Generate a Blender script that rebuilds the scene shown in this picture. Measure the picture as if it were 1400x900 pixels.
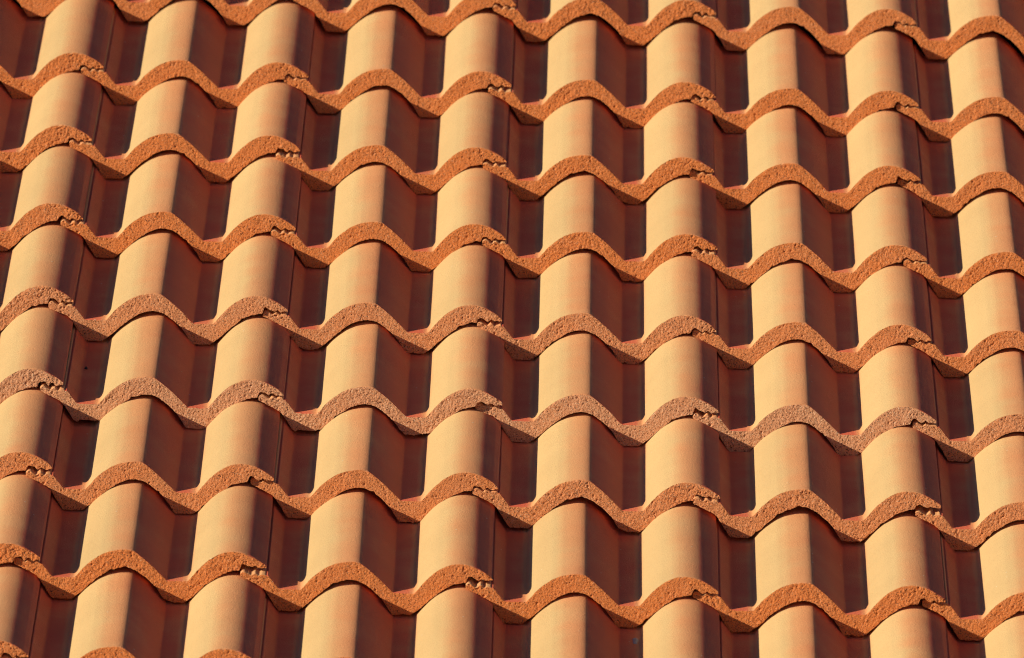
import bpy, math, random
import numpy as np
from mathutils import Matrix, Vector

sc = bpy.context.scene
for o in list(bpy.data.objects):
    bpy.data.objects.remove(o)

# ------------------------------------------------------------------ frames
PITCH = math.radians(22.0)          # roof slope
ROOF_H = 4.2                        # height of the middle of the visible slope
GAUGE = 0.34                        # course spacing up the slope
STEP = 0.0332                       # one course stands this much above the one below
TILT = math.atan(STEP / GAUGE)
ROOF = Matrix.Translation((0, 0, ROOF_H)) @ Matrix.Rotation(PITCH, 4, 'X')
ROOF_R = ROOF.to_3x3()

# ------------------------------------------------------------------ camera
M = Matrix(((0.99894901, 0.01208428, 0.04421364),
            (-0.04568189, 0.34134548, 0.93882716),
            (-0.00374707, -0.93986022, 0.34153876)))
cam_d = bpy.data.cameras.new('camera')
cam = bpy.data.objects.new('camera', cam_d)
sc.collection.objects.link(cam)
cam.matrix_world = Matrix.Translation(ROOF @ Vector((-0.10065, -17.04058, 6.14082))) @ (ROOF_R @ M.transposed()).to_4x4()
cam_d.sensor_width = 36.0
cam_d.lens = 17564.84 / 1400 * 36.0
cam_d.clip_start = 0.5
cam_d.clip_end = 5000
cam_d.dof.use_dof = True
cam_d.dof.focus_distance = 17.6
cam_d.dof.aperture_fstop = 14.0
sc.camera = cam

# ------------------------------------------------------------------ light
TO_SUN_TILE = Vector((-1.0, -0.50, 0.440))            # low evening sun, from the left and down the slope
TO_SUN = (ROOF_R @ Matrix.Rotation(-TILT, 3, 'X') @ TO_SUN_TILE).normalized()
elev = math.asin(TO_SUN.z)
azim = math.atan2(TO_SUN.x, TO_SUN.y)
w = bpy.data.worlds.new('World')
sc.world = w
w.use_nodes = True
nt = w.node_tree
nt.nodes.clear()
out = nt.nodes.new('ShaderNodeOutputWorld')
bg = nt.nodes.new('ShaderNodeBackground')
sky = nt.nodes.new('ShaderNodeTexSky')
sky.sky_type = 'NISHITA'
sky.sun_disc = False
sky.sun_elevation = elev
sky.sun_rotation = azim
sky.air_density = 0.6
sky.dust_density = 0.2
sky.ozone_density = 3.5
bg.inputs['Strength'].default_value = 0.055
nt.links.new(sky.outputs[0], bg.inputs[0])
nt.links.new(bg.outputs[0], out.inputs[0])
sun_d = bpy.data.lights.new('sun', 'SUN')
sun_d.energy = 5.0
sun_d.angle = math.radians(0.5)
sun_d.color = (1.0, 0.83, 0.56)
sun = bpy.data.objects.new('sun', sun_d)
sc.collection.objects.link(sun)
sun.rotation_euler = TO_SUN.to_track_quat('Z', 'Y').to_euler()
sun.location = (-10, -10, 15)
sc.cycles.use_denoising = True
sc.cycles.denoising_prefilter = 'NONE'               # keep the sandy grain
sc.cycles.filter_width = 1.1
sc.view_settings.view_transform = 'Standard'
sc.view_settings.look = 'None'
sc.view_settings.gamma = 1.0
sc.view_settings.use_curve_mapping = False
sc.view_settings.exposure = -0.06


# ------------------------------------------------------------------ materials
class NT:
    def __init__(self, name):
        self.m = bpy.data.materials.new(name)
        self.m.use_nodes = True
        self.t = self.m.node_tree
        self.t.nodes.clear()
        self.out = self.n('ShaderNodeOutputMaterial')
        self.b = self.n('ShaderNodeBsdfPrincipled')
        self.l(self.b.outputs[0], self.out.inputs[0])

    def n(self, ty, **kw):
        x = self.t.nodes.new(ty)
        for k, v in kw.items():
            setattr(x, k, v)
        return x

    def l(self, a, b):
        self.t.links.new(a, b)

    def put(self, sock, v):
        if isinstance(v, (int, float)):
            sock.default_value = v
        elif isinstance(v, (tuple, list)):
            sock.default_value = tuple(v) + (1,) * (len(sock.default_value) - len(v))
        else:
            self.l(v, sock)

    def math(self, op, a, b=0.0, clamp=False):
        x = self.n('ShaderNodeMath', operation=op, use_clamp=clamp)
        self.put(x.inputs[0], a)
        self.put(x.inputs[1], b)
        return x.outputs[0]

    def mix(self, f, a, b):
        x = self.n('ShaderNodeMix', data_type='RGBA')
        self.put(x.inputs[0], f)
        self.put(x.inputs[6], a)
        self.put(x.inputs[7], b)
        return x.outputs[2]

    def noise(self, vec, scale, detail=3.0, rough=0.55):
        x = self.n('ShaderNodeTexNoise')
        self.l(vec, x.inputs['Vector'])
        x.inputs['Scale'].default_value = scale
        x.inputs['Detail'].default_value = detail
        x.inputs['Roughness'].default_value = rough
        return x.outputs[0]

    def ramp(self, f, lo, hi, a=0.0, b=1.0, smooth=True):
        x = self.n('ShaderNodeMapRange', interpolation_type='SMOOTHSTEP' if smooth else 'LINEAR')
        self.l(f, x.inputs[0])
        for i, v in zip((1, 2, 3, 4), (lo, hi, a, b)):
            x.inputs[i].default_value = v
        return x.outputs[0]

    def tile_coords(self):
        tc = self.n('ShaderNodeTexCoord')
        oi = self.n('ShaderNodeObjectInfo')
        sh = self.n('ShaderNodeVectorMath', operation='MULTIPLY_ADD')
        cx = self.n('ShaderNodeCombineXYZ')
        self.l(oi.outputs['Random'], cx.inputs[0])
        r2 = self.math('MULTIPLY', oi.outputs['Random'], 7.31)
        self.l(r2, cx.inputs[1])
        self.l(cx.outputs[0], sh.inputs[0])
        sh.inputs[1].default_value = (37.0, 23.0, 11.0)
        self.l(tc.outputs['Object'], sh.inputs[2])
        return sh.outputs[0], oi

    def stretch(self, vec, s):
        x = self.n('ShaderNodeVectorMath', operation='MULTIPLY')
        self.l(vec, x.inputs[0])
        x.inputs[1].default_value = s
        return x.outputs[0]


def coat_material():
    g = NT('coated_concrete')
    v, oi = g.tile_coords()
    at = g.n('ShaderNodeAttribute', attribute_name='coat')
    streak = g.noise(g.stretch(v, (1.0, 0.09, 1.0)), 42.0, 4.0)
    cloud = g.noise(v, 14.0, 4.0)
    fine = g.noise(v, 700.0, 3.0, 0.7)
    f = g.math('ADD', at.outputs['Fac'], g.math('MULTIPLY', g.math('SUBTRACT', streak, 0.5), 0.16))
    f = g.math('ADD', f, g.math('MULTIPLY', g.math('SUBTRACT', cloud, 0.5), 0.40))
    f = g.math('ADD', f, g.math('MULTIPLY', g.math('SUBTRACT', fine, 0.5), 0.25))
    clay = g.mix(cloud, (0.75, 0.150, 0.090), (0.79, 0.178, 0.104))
    salmon = g.mix(cloud, (0.84, 0.375, 0.180), (0.87, 0.420, 0.210))  # crown tone, brightened to make up for sunlight falling off there
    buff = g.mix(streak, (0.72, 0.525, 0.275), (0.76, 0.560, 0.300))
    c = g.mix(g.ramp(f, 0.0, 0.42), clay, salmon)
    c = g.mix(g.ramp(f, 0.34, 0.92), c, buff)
    mott = g.noise(v, 9.0, 6.0, 0.62)
    tone = g.math('ADD', g.ramp(mott, 0.30, 0.70, 0.965, 1.025), g.math('MULTIPLY', g.math('SUBTRACT', oi.outputs['Random'], 0.5), 0.07))
    vm = g.n('ShaderNodeVectorMath', operation='SCALE')
    g.l(c, vm.inputs[0])
    g.l(tone, vm.inputs['Scale'])
    c = vm.outputs[0]
    smear = g.ramp(g.noise(g.stretch(v, (1.0, 0.30, 1.0)), 60.0, 5.0, 0.7), 0.62, 0.80, 0, 0.14)
    c = g.mix(smear, c, (0.50, 0.24, 0.13))
    # grain: dark and pale sand
    gr = g.noise(v, 850.0, 2.0, 0.6)
    c = g.mix(g.ramp(gr, 0.57, 0.70, 0, 0.42), c, (0.34, 0.15, 0.085))
    vo = g.n('ShaderNodeTexVoronoi', feature='F1')
    g.l(v, vo.inputs['Vector'])
    vo.inputs['Scale'].default_value = 75.0
    rare = g.math('GREATER_THAN', g.n_sep(vo), 0.95)
    dot = g.math('MULTIPLY', rare, g.ramp(vo.outputs['Distance'], 0.06, 0.11, 1, 0))
    c = g.mix(dot, c, (0.86, 0.78, 0.62))
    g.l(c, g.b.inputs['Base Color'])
    g.b.inputs['Diffuse Roughness'].default_value = 0.75
    g.b.inputs['Roughness'].default_value = 0.62
    g.b.inputs['Specular IOR Level'].default_value = 0.28
    b1 = g.n('ShaderNodeBump')
    b1.inputs['Strength'].default_value = 1.0
    b1.inputs['Distance'].default_value = 0.0010
    h = g.math('ADD', g.noise(v, 430.0, 4.0, 0.75), g.math('MULTIPLY', dot, 0.5))
    g.l(h, b1.inputs['Height'])
    b2 = g.n('ShaderNodeBump')
    b2.inputs['Strength'].default_value = 0.2
    b2.inputs['Distance'].default_value = 0.0012
    g.l(g.noise(g.stretch(v, (1.0, 0.35, 1.0)), 90.0, 3.0), b2.inputs['Height'])
    g.l(b1.outputs[0], b2.inputs['Normal'])
    g.l(b2.outputs[0], g.b.inputs['Normal'])
    return g.m


def n_sep(self, vo):
    s = self.n('ShaderNodeSeparateColor')
    self.l(vo.outputs['Color'], s.inputs[0])
    return s.outputs[0]


NT.n_sep = n_sep


def nose_material():
    g = NT('raw_cut_concrete')
    v, oi = g.tile_coords()
    big = g.noise(v, 30.0, 4.0)
    mid = g.noise(v, 330.0, 4.0, 0.65)
    grain = g.noise(v, 640.0, 2.0, 0.6)
    sep = g.n('ShaderNodeSeparateColor')
    g.l(oi.outputs['Color'], sep.inputs[0])
    grey = sep.outputs[0]                       # how washed-out the cut is on this tile
    a = g.mix(mid, (0.66, 0.205, 0.066), (0.90, 0.340, 0.116))
    b = g.mix(mid, (0.60, 0.295, 0.172), (0.88, 0.475, 0.290))
    gm = g.math('ADD', grey, g.math('MULTIPLY', g.math('SUBTRACT', big, 0.5), 0.5), True)
    c = g.mix(gm, a, b)
    c = g.mix(g.ramp(grain, 0.58, 0.64, 0, 1.0), c, (0.10, 0.035, 0.024))
    pale = g.ramp(g.noise(g.stretch(v, (1.0, 1.0, 1.0)), 600.0, 2.0, 0.6), 0.60, 0.67, 0, 1)
    c = g.mix(g.math('MULTIPLY', pale, g.ramp(grey, 0, 1, 0.35, 0.85)), c, (0.90, 0.68, 0.52))
    g.l(c, g.b.inputs['Base Color'])
    g.b.inputs['Diffuse Roughness'].default_value = 0.2
    g.b.inputs['Roughness'].default_value = 0.9
    g.b.inputs['Specular IOR Level'].default_value = 0.2
    b1 = g.n('ShaderNodeBump')
    b1.inputs['Strength'].default_value = 1.0
    b1.inputs['Distance'].default_value = 0.0013
    h = g.math('ADD', g.math('MULTIPLY', mid, 1.3), g.math('MULTIPLY', grain, 0.55))
    g.l(h, b1.inputs['Height'])
    g.l(b1.outputs[0], g.b.inputs['Normal'])
    return g.m


def plain_material(name, ca, cb, scale, rough=0.9, bump=0.3):
    g = NT(name)
    tc = g.n('ShaderNodeTexCoord')
    nz = g.noise(tc.outputs['Object'], scale, 5.0)
    g.l(g.mix(nz, ca, cb), g.b.inputs['Base Color'])
    g.b.inputs['Roughness'].default_value = rough
    b = g.n('ShaderNodeBump')
    b.inputs['Strength'].default_value = bump
    b.inputs['Distance'].default_value = 0.004
    g.l(nz, b.inputs['Height'])
    g.l(b.outputs[0], g.b.inputs['Normal'])
    return g.m


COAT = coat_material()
NOSE = nose_material()
WOOD = plain_material('rough_sawn_wood', (0.20, 0.12, 0.06), (0.32, 0.20, 0.11), 30.0)
RENDERED = plain_material('lime_render', (0.52, 0.46, 0.38), (0.62, 0.56, 0.47), 12.0)
SOIL = plain_material('dry_grass_and_soil', (0.10, 0.09, 0.045), (0.19, 0.16, 0.09), 0.6)
CHALK = plain_material('dried_dropping', (0.34, 0.38, 0.42), (0.55, 0.58, 0.60), 400.0)
STONE = plain_material('grit', (0.03, 0.03, 0.035), (0.07, 0.06, 0.06), 300.0)


# ------------------------------------------------------------------ helpers
def mesh_obj(name, verts, faces, mats, parent=None, midx=None, smooth=None):
    me = bpy.data.meshes.new(name)
    me.from_pydata(verts, [], faces)
    for m in mats:
        me.materials.append(m)
    if midx is not None:
        me.polygons.foreach_set('material_index', midx)
    if smooth is not None:
        me.polygons.foreach_set('use_smooth', smooth)
    me.update()
    o = bpy.data.objects.new(name, me)
    sc.collection.objects.link(o)
    o.parent = parent
    return o


def box(x0, x1, y0, y1, z0, z1):
    v = [(x, y, z) for z in (z0, z1) for y in (y0, y1) for x in (x0, x1)]
    f = [(0, 2, 3, 1), (4, 5, 7, 6), (0, 1, 5, 4), (2, 6, 7, 3), (0, 4, 6, 2), (1, 3, 7, 5)]
    return v, f


def vnoise(rng, x, y, scale):
    """smooth value noise on arrays, cell size `scale` (same units as x, y)"""
    n = 256
    lat = rng.random((n, n)) * 2 - 1
    fx, fy = x / scale + 57.3, y / scale + 91.7
    ix, iy = np.floor(fx).astype(int), np.floor(fy).astype(int)
    tx, ty = fx - ix, fy - iy
    tx, ty = tx * tx * (3 - 2 * tx), ty * ty * (3 - 2 * ty)
    ix0, iy0, ix1, iy1 = ix % n, iy % n, (ix + 1) % n, (iy + 1) % n
    a = lat[ix0, iy0] * (1 - tx) + lat[ix1, iy0] * tx
    b = lat[ix0, iy1] * (1 - tx) + lat[ix1, iy1] * tx
    return a * (1 - ty) + b * ty


# ------------------------------------------------------------------ the setting
gv = [(-600, -600, 0), (600, -600, 0), (600, 600, 0), (-600, 600, 0)]
ground = mesh_obj('ground', gv, [(0, 1, 2, 3)], [SOIL])
ground['kind'] = 'structure'

# ------------------------------------------------------------------ the tile (millimetres: u across, h up, y along)
SM = lambda *a: list(a)
ROLL_T = [(0, 0), (4, 4.6), (11.8, 14.7), (20.6, 22.9), (33, 32.2), (45.7, 37.8), (58.3, 40.2), (66, 40.8), (71, 40.7),
          (75, 40.0), (78, 38.8), (81, 36.8), (91, 29.2), (101, 20.8), (111, 11.2), (119, 3.4), (122.4, 0)]
ROLL_B = [(-4, -31), (0, -28), (8, -21.7), (20.6, -9.5), (33, 1.4), (45.7, 9.6), (58, 14.2), (66, 15.0), (73, 14.4),
          (83, 10.4), (96, 1.0), (108.5, -11), (119.5, -28.5), (122, -31)]
CAP_T = [(0, 0), (4, 4.8), (10.5, 13.4), (20, 24.0), (28, 31.2), (41, 39.0), (50, 41.8), (58, 42.6), (66, 42.1), (73, 40.7),
         (80, 38.2), (88, 34.5), (96, 29.8), (102, 25.8), (103.5, 24.4)]
CAP_B = [(-4, -31), (0, -28), (8, -21.7), (20.6, -9.5), (33, 1.4), (45.7, 10.2), (55, 14.2), (62, 15.6), (68.6, 16.2), (69.2, 21),
         (72, 23.8), (76, 24.2), (80, 21.2), (84, 18.6), (86.5, 20.2), (89, 22.3), (91.5, 20.6), (93.5, 18.9), (97, 19.8), (103.5, 19.4)]
LAP_T = [(69.5, 19.5), (71, 22.4), (74, 23.4), (77, 22.4), (83, 17.6), (85.5, 18.8), (88.6, 21.8), (91, 20.4), (94, 17.6),
         (97, 19.6), (103.2, 19.8), (103.8, 16), (104.7, 16), (105.2, 19.4), (120, 0.8), (122.4, 0)]
LAP_B = [(69.5, 15.5), (71, 13.6), (79, 10.2), (90, 5.2), (99, 0.2), (103, -4), (118.5, -27.5), (121.5, -31)]
LENGTH = 420.0


def gsmooth(y, sig, du):
    r = int(4 * sig / du) + 1
    k = np.exp(-0.5 * (np.arange(-r, r + 1) * du / sig) ** 2)
    k /= k.sum()
    return np.convolve(np.pad(y, r, mode='edge'), k, mode='valid')


def sections():
    du = 0.25
    u = np.arange(-80.5, 253.5 + du / 2, du)
    tp = [(a - 150, b) for a, b in LAP_T] + ROLL_T + [(a + 150, b) for a, b in CAP_T]
    bp = [(a - 150, b) for a, b in LAP_B] + ROLL_B + [(a + 150, b) for a, b in CAP_B]
    t = np.interp(u, *zip(*tp))
    b = np.interp(u, *zip(*bp))
    ts, ts2 = gsmooth(t, 2.6, du), gsmooth(t, 0.9, du)
    bs, bs2 = gsmooth(b, 2.2, du), gsmooth(b, 0.6, du)
    # keep crisp creases: pan corners and the interlock
    crisp = np.zeros_like(u)
    for c, wd in ((-27.6, 6), (0, 5), (122.4, 6), (150, 5)):
        crisp = np.maximum(crisp, np.clip(1.6 - np.abs(u - c) / wd, 0, 1))
    crisp = np.maximum(crisp, np.clip((-38 - u) / 4, 0, 1))
    te = np.clip((u - 240) / 8, 0, 1)
    tt = ts * (1 - crisp) + ts2 * crisp
    tt = tt * (1 - te) + t * te
    cb = np.clip(crisp + np.clip((u - 212) / 4, 0, 1), 0, 1)
    bb = bs * (1 - cb) + bs2 * cb
    return u, tt, bb


U0, T0, B0 = sections()


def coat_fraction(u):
    """how much of the buff slurry the tile received, across its width: thick on the left flanks of the rolls; its sharp drop to clay paints in the shade edge"""
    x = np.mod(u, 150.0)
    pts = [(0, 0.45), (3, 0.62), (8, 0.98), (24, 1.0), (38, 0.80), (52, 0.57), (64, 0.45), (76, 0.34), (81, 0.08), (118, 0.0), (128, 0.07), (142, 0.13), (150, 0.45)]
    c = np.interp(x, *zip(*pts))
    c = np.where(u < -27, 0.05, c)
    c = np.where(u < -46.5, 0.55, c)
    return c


def make_tile_mesh(seed, thin=(0, 0), chip=1.0):
    rng = np.random.default_rng(seed)
    step = 0.95
    n = int(round((U0[-1] - U0[0]) / step)) + 1
    u = np.linspace(U0[0], U0[-1], n)
    T = np.interp(u, U0, T0)
    B = np.interp(u, U0, B0) + 0.6
    for (a, b_), amt in zip(((-34, 6), (116, 156)), thin):       # worn underside of a pan
        if amt:
            k = np.clip((u - a) / 8, 0, 1) * np.clip((b_ - u) / 8, 0, 1)
            B = B + k * amt * (1 + 0.25 * vnoise(rng, u, u * 0, 9))
    zero = u * 0
    lap = np.clip((-45 - u) / 3, 0, 1)                               # no two interlocks are cast alike
    T = T + lap * (rng.uniform(-1.3, 0.9) + 1.1 * vnoise(rng, u, zero + 3, 4.2))
    cap = np.clip((u - 219) / 3, 0, 1)
    B = B + cap * (rng.uniform(-0.9, 0.8) + 1.0 * vnoise(rng, u, zero + 6, 3.6))
    bite = rng.uniform(0.5, 4.0) if rng.random() < 0.5 else 0.0        # broken corner of the cover lip
    T = T - bite * np.clip((u - 247) / 7, 0, 1)
    T = np.maximum(T, B + 2.0)
    # ragged arrises of the cut end
    et = 0.9 * vnoise(rng, u, zero, 1.7) + 0.5 * vnoise(rng, u, zero + 5, 6.5)
    eb = 1.0 * vnoise(rng, u, zero + 9, 1.9) + 0.8 * vnoise(rng, u, zero + 14, 7.5)
    et = -np.abs(et) * chip * 0.9
    eb = eb * chip * 0.8
    for _ in range(rng.integers(3, 8)):
        c, wd, dp = rng.uniform(-60, 245), rng.uniform(1.2, 4.0), rng.uniform(0.8, 2.4)
        g = np.exp(-((u - c) / wd) ** 2) * dp
        if rng.random() < 0.6:
            eb += g
        else:
            et -= g * 0.7
    m = np.minimum(1.0, (T - B) / 8.0)
    et, eb = et * m, eb * m
    verts, faces, mi, sm, coat = [], [], [], [], []

    def add_grid(P, mat, smooth, flip=False, cf=None):
        r, c = P.shape[:2]
        o = len(verts)
        verts.extend(map(tuple, P.reshape(-1, 3)))
        coat.extend((np.zeros(r * c) if cf is None else np.tile(cf, r)).tolist())
        idx = np.arange(r * c).reshape(r, c) + o
        q = np.stack([idx[:-1, :-1], idx[:-1, 1:], idx[1:, 1:], idx[1:, :-1]], -1).reshape(-1, 4)
        if flip:
            q = q[:, ::-1]
        faces.extend(map(tuple, q))
        mi.extend([mat] * len(q))
        sm.extend([smooth] * len(q))

    # --- top, from the nose back
    ys = np.concatenate([[0, 0.5, 1.2, 2.4, 4.5, 9], np.linspace(24, LENGTH, 17)])
    YY, UU = np.meshgrid(ys, u, indexing='ij')
    wav = 0.14 * vnoise(rng, UU, YY, 110) + 0.03 * vnoise(rng, UU, YY, 26)
    top = np.stack([UU, YY, T[None, :] + wav], -1)
    fade = np.clip(1 - ys / 3.2, 0, 1)[:, None] ** 1.6
    rnd = 0.55 * np.clip(1 - ys / 1.6, 0, 1)[:, None] ** 2          # tiny rounding of the arris
    top[:, :, 2] += fade * et[None, :] - rnd * m[None, :]
    face_y = lambda uu, hh: (0.42 * vnoise(rng, uu, hh, 14) + 0.25 * vnoise(rng, uu + hh * .4, hh, 5) +
                             0.28 * vnoise(rng, uu, hh, 2.6) + 0.50 * vnoise(rng, uu, hh, 1.3))
    # --- cut end
    nj = 25
    tj = np.linspace(0, 1, nj)[:, None]
    ht, hb = top[0, :, 2], B + eb
    H = ht[None, :] * (1 - tj) + hb[None, :] * tj
    Ug = np.repeat(u[None, :], nj, 0)
    dy = face_y(Ug, H) * chip
    for _ in range(rng.integers(60, 100)):                            # blow-holes and plucked grains
        k = rng.integers(0, n)
        c, hh = u[k], rng.uniform(B[k] + 1, T[k] - 1)
        rr = rng.uniform(0.5, 1.25)
        dy += rng.uniform(0.8, 2.6) * np.exp(-(((Ug - c) / rr) ** 2 + ((H - hh) / (rr * rng.uniform(0.6, 1.2))) ** 2))
    for _ in range(rng.integers(1, 5)):                              # short tears running through the section
        k = rng.integers(0, n)
        c, hh, ang, ln = u[k], rng.uniform(B[k] + 2, T[k] - 2), rng.uniform(-1.3, 1.3), rng.uniform(4, 13)
        p = (Ug - c) * math.cos(ang) + (H - hh) * math.sin(ang)
        q = -(Ug - c) * math.sin(ang) + (H - hh) * math.cos(ang) + 0.8 * np.sin(p * 0.9)
        dy += rng.uniform(0.8, 1.8) * np.exp(-(q / 0.75) ** 2) * np.clip(1.5 - np.abs(p) / ln * 1.5, 0, 1)
    edge = np.clip(np.minimum(tj, 1 - tj) * 14, 0, 1)
    dy = dy * (0.35 + 0.65 * edge) + (1 - edge) * 0.25
    end = np.stack([Ug, dy, H], -1)
    top[0, :, 1] = end[0, :, 1]
    for i in range(1, 6):
        top[i, :, 1] = np.maximum(top[i, :, 1], top[i - 1, :, 1] + 0.15)
    add_grid(end, 1, True, flip=True)
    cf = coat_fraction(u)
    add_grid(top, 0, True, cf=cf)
    # --- underside
    yb = np.array([0, 7, 14, LENGTH])
    bot = np.stack([np.repeat(u[None, ::1], 4, 0), np.repeat(yb[:, None], n, 1), np.repeat(B[None, :], 4, 0)], -1)
    gap_close = np.interp(u, [-80, -70, -40, 150, 215, 222, 254], [0, 0, 2.4, 2.4, 2.4, 0, 0])  # unseen drop of the underside behind the nose, added to darken the arch gaps
    gap_close = gap_close * (0.1 + 0.9 * np.clip((B + 26) / 12, 0, 1))
    bot[2:, :, 2] -= gap_close[None, :]
    bot[0, :, 1:] = end[-1, :, 1:]
    add_grid(bot, 1, True, flip=True)
    # --- sides and tail
    for k, fl in ((0, True), (n - 1, False)):
        yy = top[:, k, 1]
        P = np.stack([np.stack([np.full_like(yy, u[k]), yy, top[:, k, 2]], -1),
                      np.stack([np.full_like(yy, u[k]), yy, np.full_like(yy, B[k])], -1)], 0)
        P[1, 0, 2] = hb[k]
        add_grid(P, 1 if k == 0 else 0, False, flip=fl)
    P = np.stack([top[-1], bot[-1]], 0)
    add_grid(P, 1, False)
    me = bpy.data.meshes.new('roof_tile')
    V = np.array(verts) * 0.001
    me.from_pydata(V.tolist(), [], faces)
    me.materials.append(COAT)
    me.materials.append(NOSE)
    me.polygons.foreach_set('material_index', mi)
    me.polygons.foreach_set('use_smooth', sm)
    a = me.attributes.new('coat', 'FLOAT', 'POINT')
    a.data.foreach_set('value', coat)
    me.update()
    return me


VARIANTS = [make_tile_mesh(100 + i, chip=(0.75, 1.0, 1.25)[i % 3]) for i in range(14)]
WORN_L = make_tile_mesh(300, thin=(6.0, 0))
WORN_LR = make_tile_mesh(301, thin=(5.5, 5.0))

# ------------------------------------------------------------------ the roof
house = bpy.data.objects.new('house', None)
sc.collection.objects.link(house)
house.location = (0, 0, 0)
house['label'] = 'house under a sloping roof of overlapping rolled tiles, buff and clay orange'
house['category'] = 'house'
U_L, U_R = -14 * .15 - .20, 16 * .15 + .20
V_LO, V_HI = -2.50, 3.04
vv, ff = box(U_L, U_R, V_LO, V_HI, -0.1225, -0.1005)
roof = mesh_obj('roof', vv, ff, [WOOD], house)
roof.matrix_world = ROOF
roof['label'] = 'roof slope with wavy courses of tiles'

ROW_V = {0: 1.214, 1: 0.8359, 2: 0.5007, 3: 0.1621, 4: -0.1756, 5: -0.5096, 6: -0.8428, 7: -1.1847, 8: -1.533}
ROW_U = {0: .0027, 1: -.0002, 2: -.0031, 3: -.0003, 4: -.0008, 5: .0016, 6: .0006, 7: -.0005}
FIRST_ROW, LAST_ROW = -4, 11
# how far single tiles sit off the regular grid: (row, column): (right, down the slope) in millimetres
SEAT = {(0, 1): (.6, -5), (0, 5): (-.8, 3), (0, 7): (-.2, 2), (0, 9): (2, -1), (1, -1): (-.8, -2), (1, 1): (.8, 0), (1, 5): (.2, 3.5),
        (1, 7): (-1.3, 2), (1, 9): (1.3, -2.5), (2, -1): (-.6, -9), (2, 1): (1.1, -4), (2, 3): (.1, 5), (2, 5): (-.2, 7.5),
        (2, 7): (-1.4, 2.5), (2, 9): (.7, -5), (3, -1): (-2, -7), (3, 1): (.9, -4), (3, 3): (.2, -1.5), (3, 5): (1, 1),
        (3, 7): (-1.2, 5.5), (3, 9): (.5, 5), (4, 1): (.1, 4.5), (4, 3): (-.4, 1), (4, 5): (-.9, 2), (4, 7): (.3, -2), (4, 9): (1.7, -7.5),
        (5, 1): (1.5, 6), (5, 3): (1.7, 6), (5, 5): (-1.2, -3), (5, 7): (-2, -3.5), (5, 9): (.2, -6), (6, 1): (-1.1, 3.5),
        (6, 3): (1.7, -4), (6, 5): (1, -4), (6, 7): (-1.1, 1), (6, 9): (-.9, 3), (7, 1): (-.1, -7), (7, 3): (0, 1), (7, 5): (-1.5, 8),
        (7, 7): (-.8, 1.5), (7, 9): (3.5, -6)}
LIFT = {(6, 7): 3.0, (5, 3): 0.6, (4, 1): 0.4}
GREY = {3: 0.08, 4: 0.50, 5: 0.92, 6: 0.30}
rnd = random.Random(7)
TILES = {}
for row in range(FIRST_ROW, LAST_ROW + 1):
    if row in ROW_V:
        v = ROW_V[row]
    elif row < 0:
        v = ROW_V[0] - row * GAUGE
    else:
        v = ROW_V[8] - (row - 8) * 0.343
    last = None
    for col in range(-9, 21, 2):
        su, sv = SEAT.get((row, col), (rnd.uniform(-1.2, 1.2), rnd.uniform(-4, 4)))
        if (row, col) == (5, 1):
            me = WORN_L
        elif (row, col) == (5, 3):
            me = WORN_LR
        else:
            me = rnd.choice([m for m in VARIANTS if m is not last])
        last = me
        t = bpy.data.objects.new('roof_tile', me)
        sc.collection.objects.link(t)
        t.parent = roof
        lift = LIFT.get((row, col), rnd.uniform(-0.3, 0.5))
        t.location = ((col - 5) * 0.15 + ROW_U.get(row, 0) + su * 0.001, v - sv * 0.001, (-0.8 + lift) * 0.001)
        t.rotation_euler = (-TILT + rnd.uniform(-.0012, .0012), -0.011 + rnd.uniform(-.0012, .0012), rnd.uniform(-.002, .002))
        gr = GREY.get(row, 0.0) + rnd.uniform(-0.08, 0.10)
        if row == 5 and col >= 9:
            gr -= 0.35
        if row == 4 and col >= 7:
            gr -= 0.25
        t.color = (max(0, min(1, gr)), 0, 0, 1)
        TILES[(row, col)] = t

# battens under the tails, deck and the wall that carries it
bm = None
for row in range(FIRST_ROW, LAST_ROW + 1):
    v = ROW_V.get(row, ROW_V[0] - row * GAUGE if row < 0 else ROW_V[8] - (row - 8) * 0.343)
    if bm is None:
        vv, ff = box(U_L, U_R, -0.02, 0.02, -0.014, 0.014)
        b = mesh_obj('batten', vv, ff, [WOOD], roof)
        bm = b.data
    else:
        b = bpy.data.objects.new('batten', bm)
        sc.collection.objects.link(b)
        b.parent = roof
    b.location = (0, v + 0.385, -0.0850)


def under_deck(v_):
    return ROOF @ Vector((0, v_, -0.1285))


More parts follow.
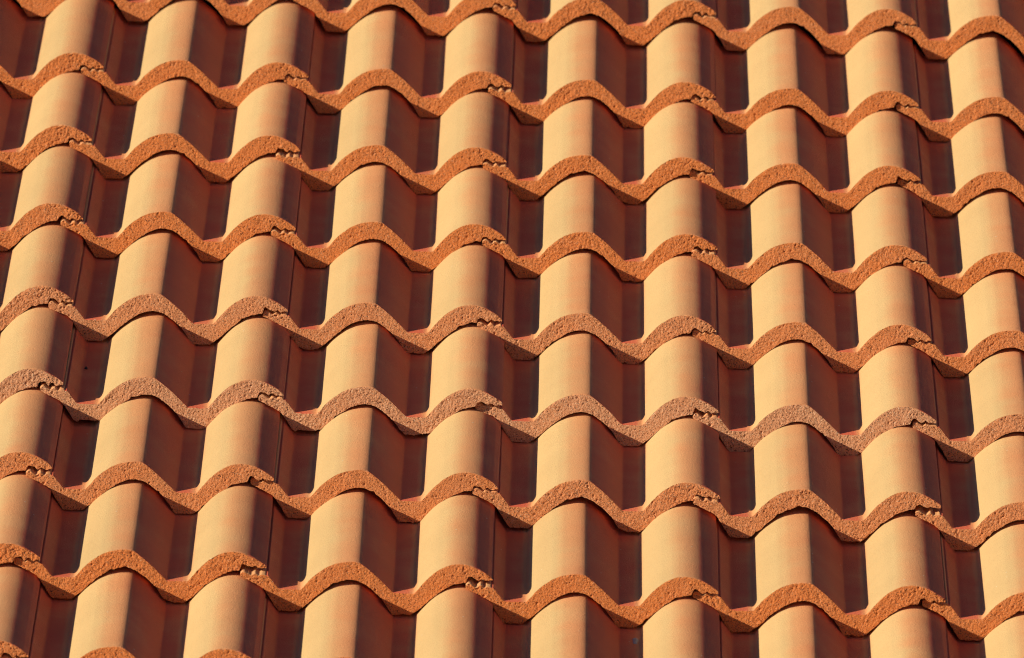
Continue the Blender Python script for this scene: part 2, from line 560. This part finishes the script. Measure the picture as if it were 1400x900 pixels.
# the rendered walls that carry the roof: each a ring of four sides, closed at the top by the sloping deck
lo, hi = under_deck(V_LO + .3), under_deck(V_HI - .3)
wv, wf = [], []
for ins in (0.0, 0.25):
    x0, x1 = U_L + .3 + ins, U_R - .3 - ins
    y0, y1 = lo.y + ins, hi.y - ins
    sl = math.tan(PITCH)
    for x, y in ((x0, y0), (x1, y0), (x1, y1), (x0, y1)):
        wv += [(x, y, 0.0), (x, y, lo.z + (y - lo.y) * sl)]
for k in range(4):
    a_, b_ = 2 * k, 2 * ((k + 1) % 4)
    wf += [(a_, b_, b_ + 1, a_ + 1), (a_ + 8, a_ + 9, b_ + 9, b_ + 8), (a_ + 1, b_ + 1, b_ + 9, a_ + 9), (a_, a_ + 8, b_ + 8, b_)]
mesh_obj('wall', wv, wf, [RENDERED], house)

# ------------------------------------------------------------------ bits lying in the channels
bpy.context.view_layer.update()


def lump(name, key, at, size, mat, seed, label, cat):
    r_ = random.Random(seed)
    base = TILES[key].matrix_world
    vs, fs = [], []
    rings, seg = 5, 12
    wob = [1 + r_.uniform(-.25, .25) for _ in range(seg)]
    for i in range(rings):
        a_ = i / rings * math.pi / 2
        for k_ in range(seg):
            p_ = 2 * math.pi * k_ / seg
            q_ = math.cos(a_) * wob[k_]
            vs.append((q_ * math.cos(p_) * size[0], q_ * math.sin(p_) * size[1], math.sin(a_) * size[2] * r_.uniform(.9, 1.1) - .0003))
    vs.append((0, 0, size[2]))
    for i in range(rings - 1):
        for k_ in range(seg):
            n_ = (k_ + 1) % seg
            fs.append((i * seg + k_, i * seg + n_, (i + 1) * seg + n_, (i + 1) * seg + k_))
    for k_ in range(seg):
        fs.append(((rings - 1) * seg + k_, (rings - 1) * seg + (k_ + 1) % seg, rings * seg))
    fs.append(tuple(reversed(range(seg))))
    o = mesh_obj(name, vs, fs, [mat], None, smooth=[True] * len(fs))
    o.matrix_world = base @ Matrix.Translation(at)
    o['label'] = label
    o['category'] = cat
    return o


lump('grit_stone', (5, 1), (-.0245, .185, .0012), (.0024, .0035, .0030), STONE, 3, 'tiny dark stone lying in a shaded tile channel', 'stone')
lump('bird_dropping', (8, 5), (.1435, .285, .0002), (.0042, .0130, .0016), CHALK, 5, 'small blue-grey dried bird dropping in a shaded tile channel', 'bird dropping')
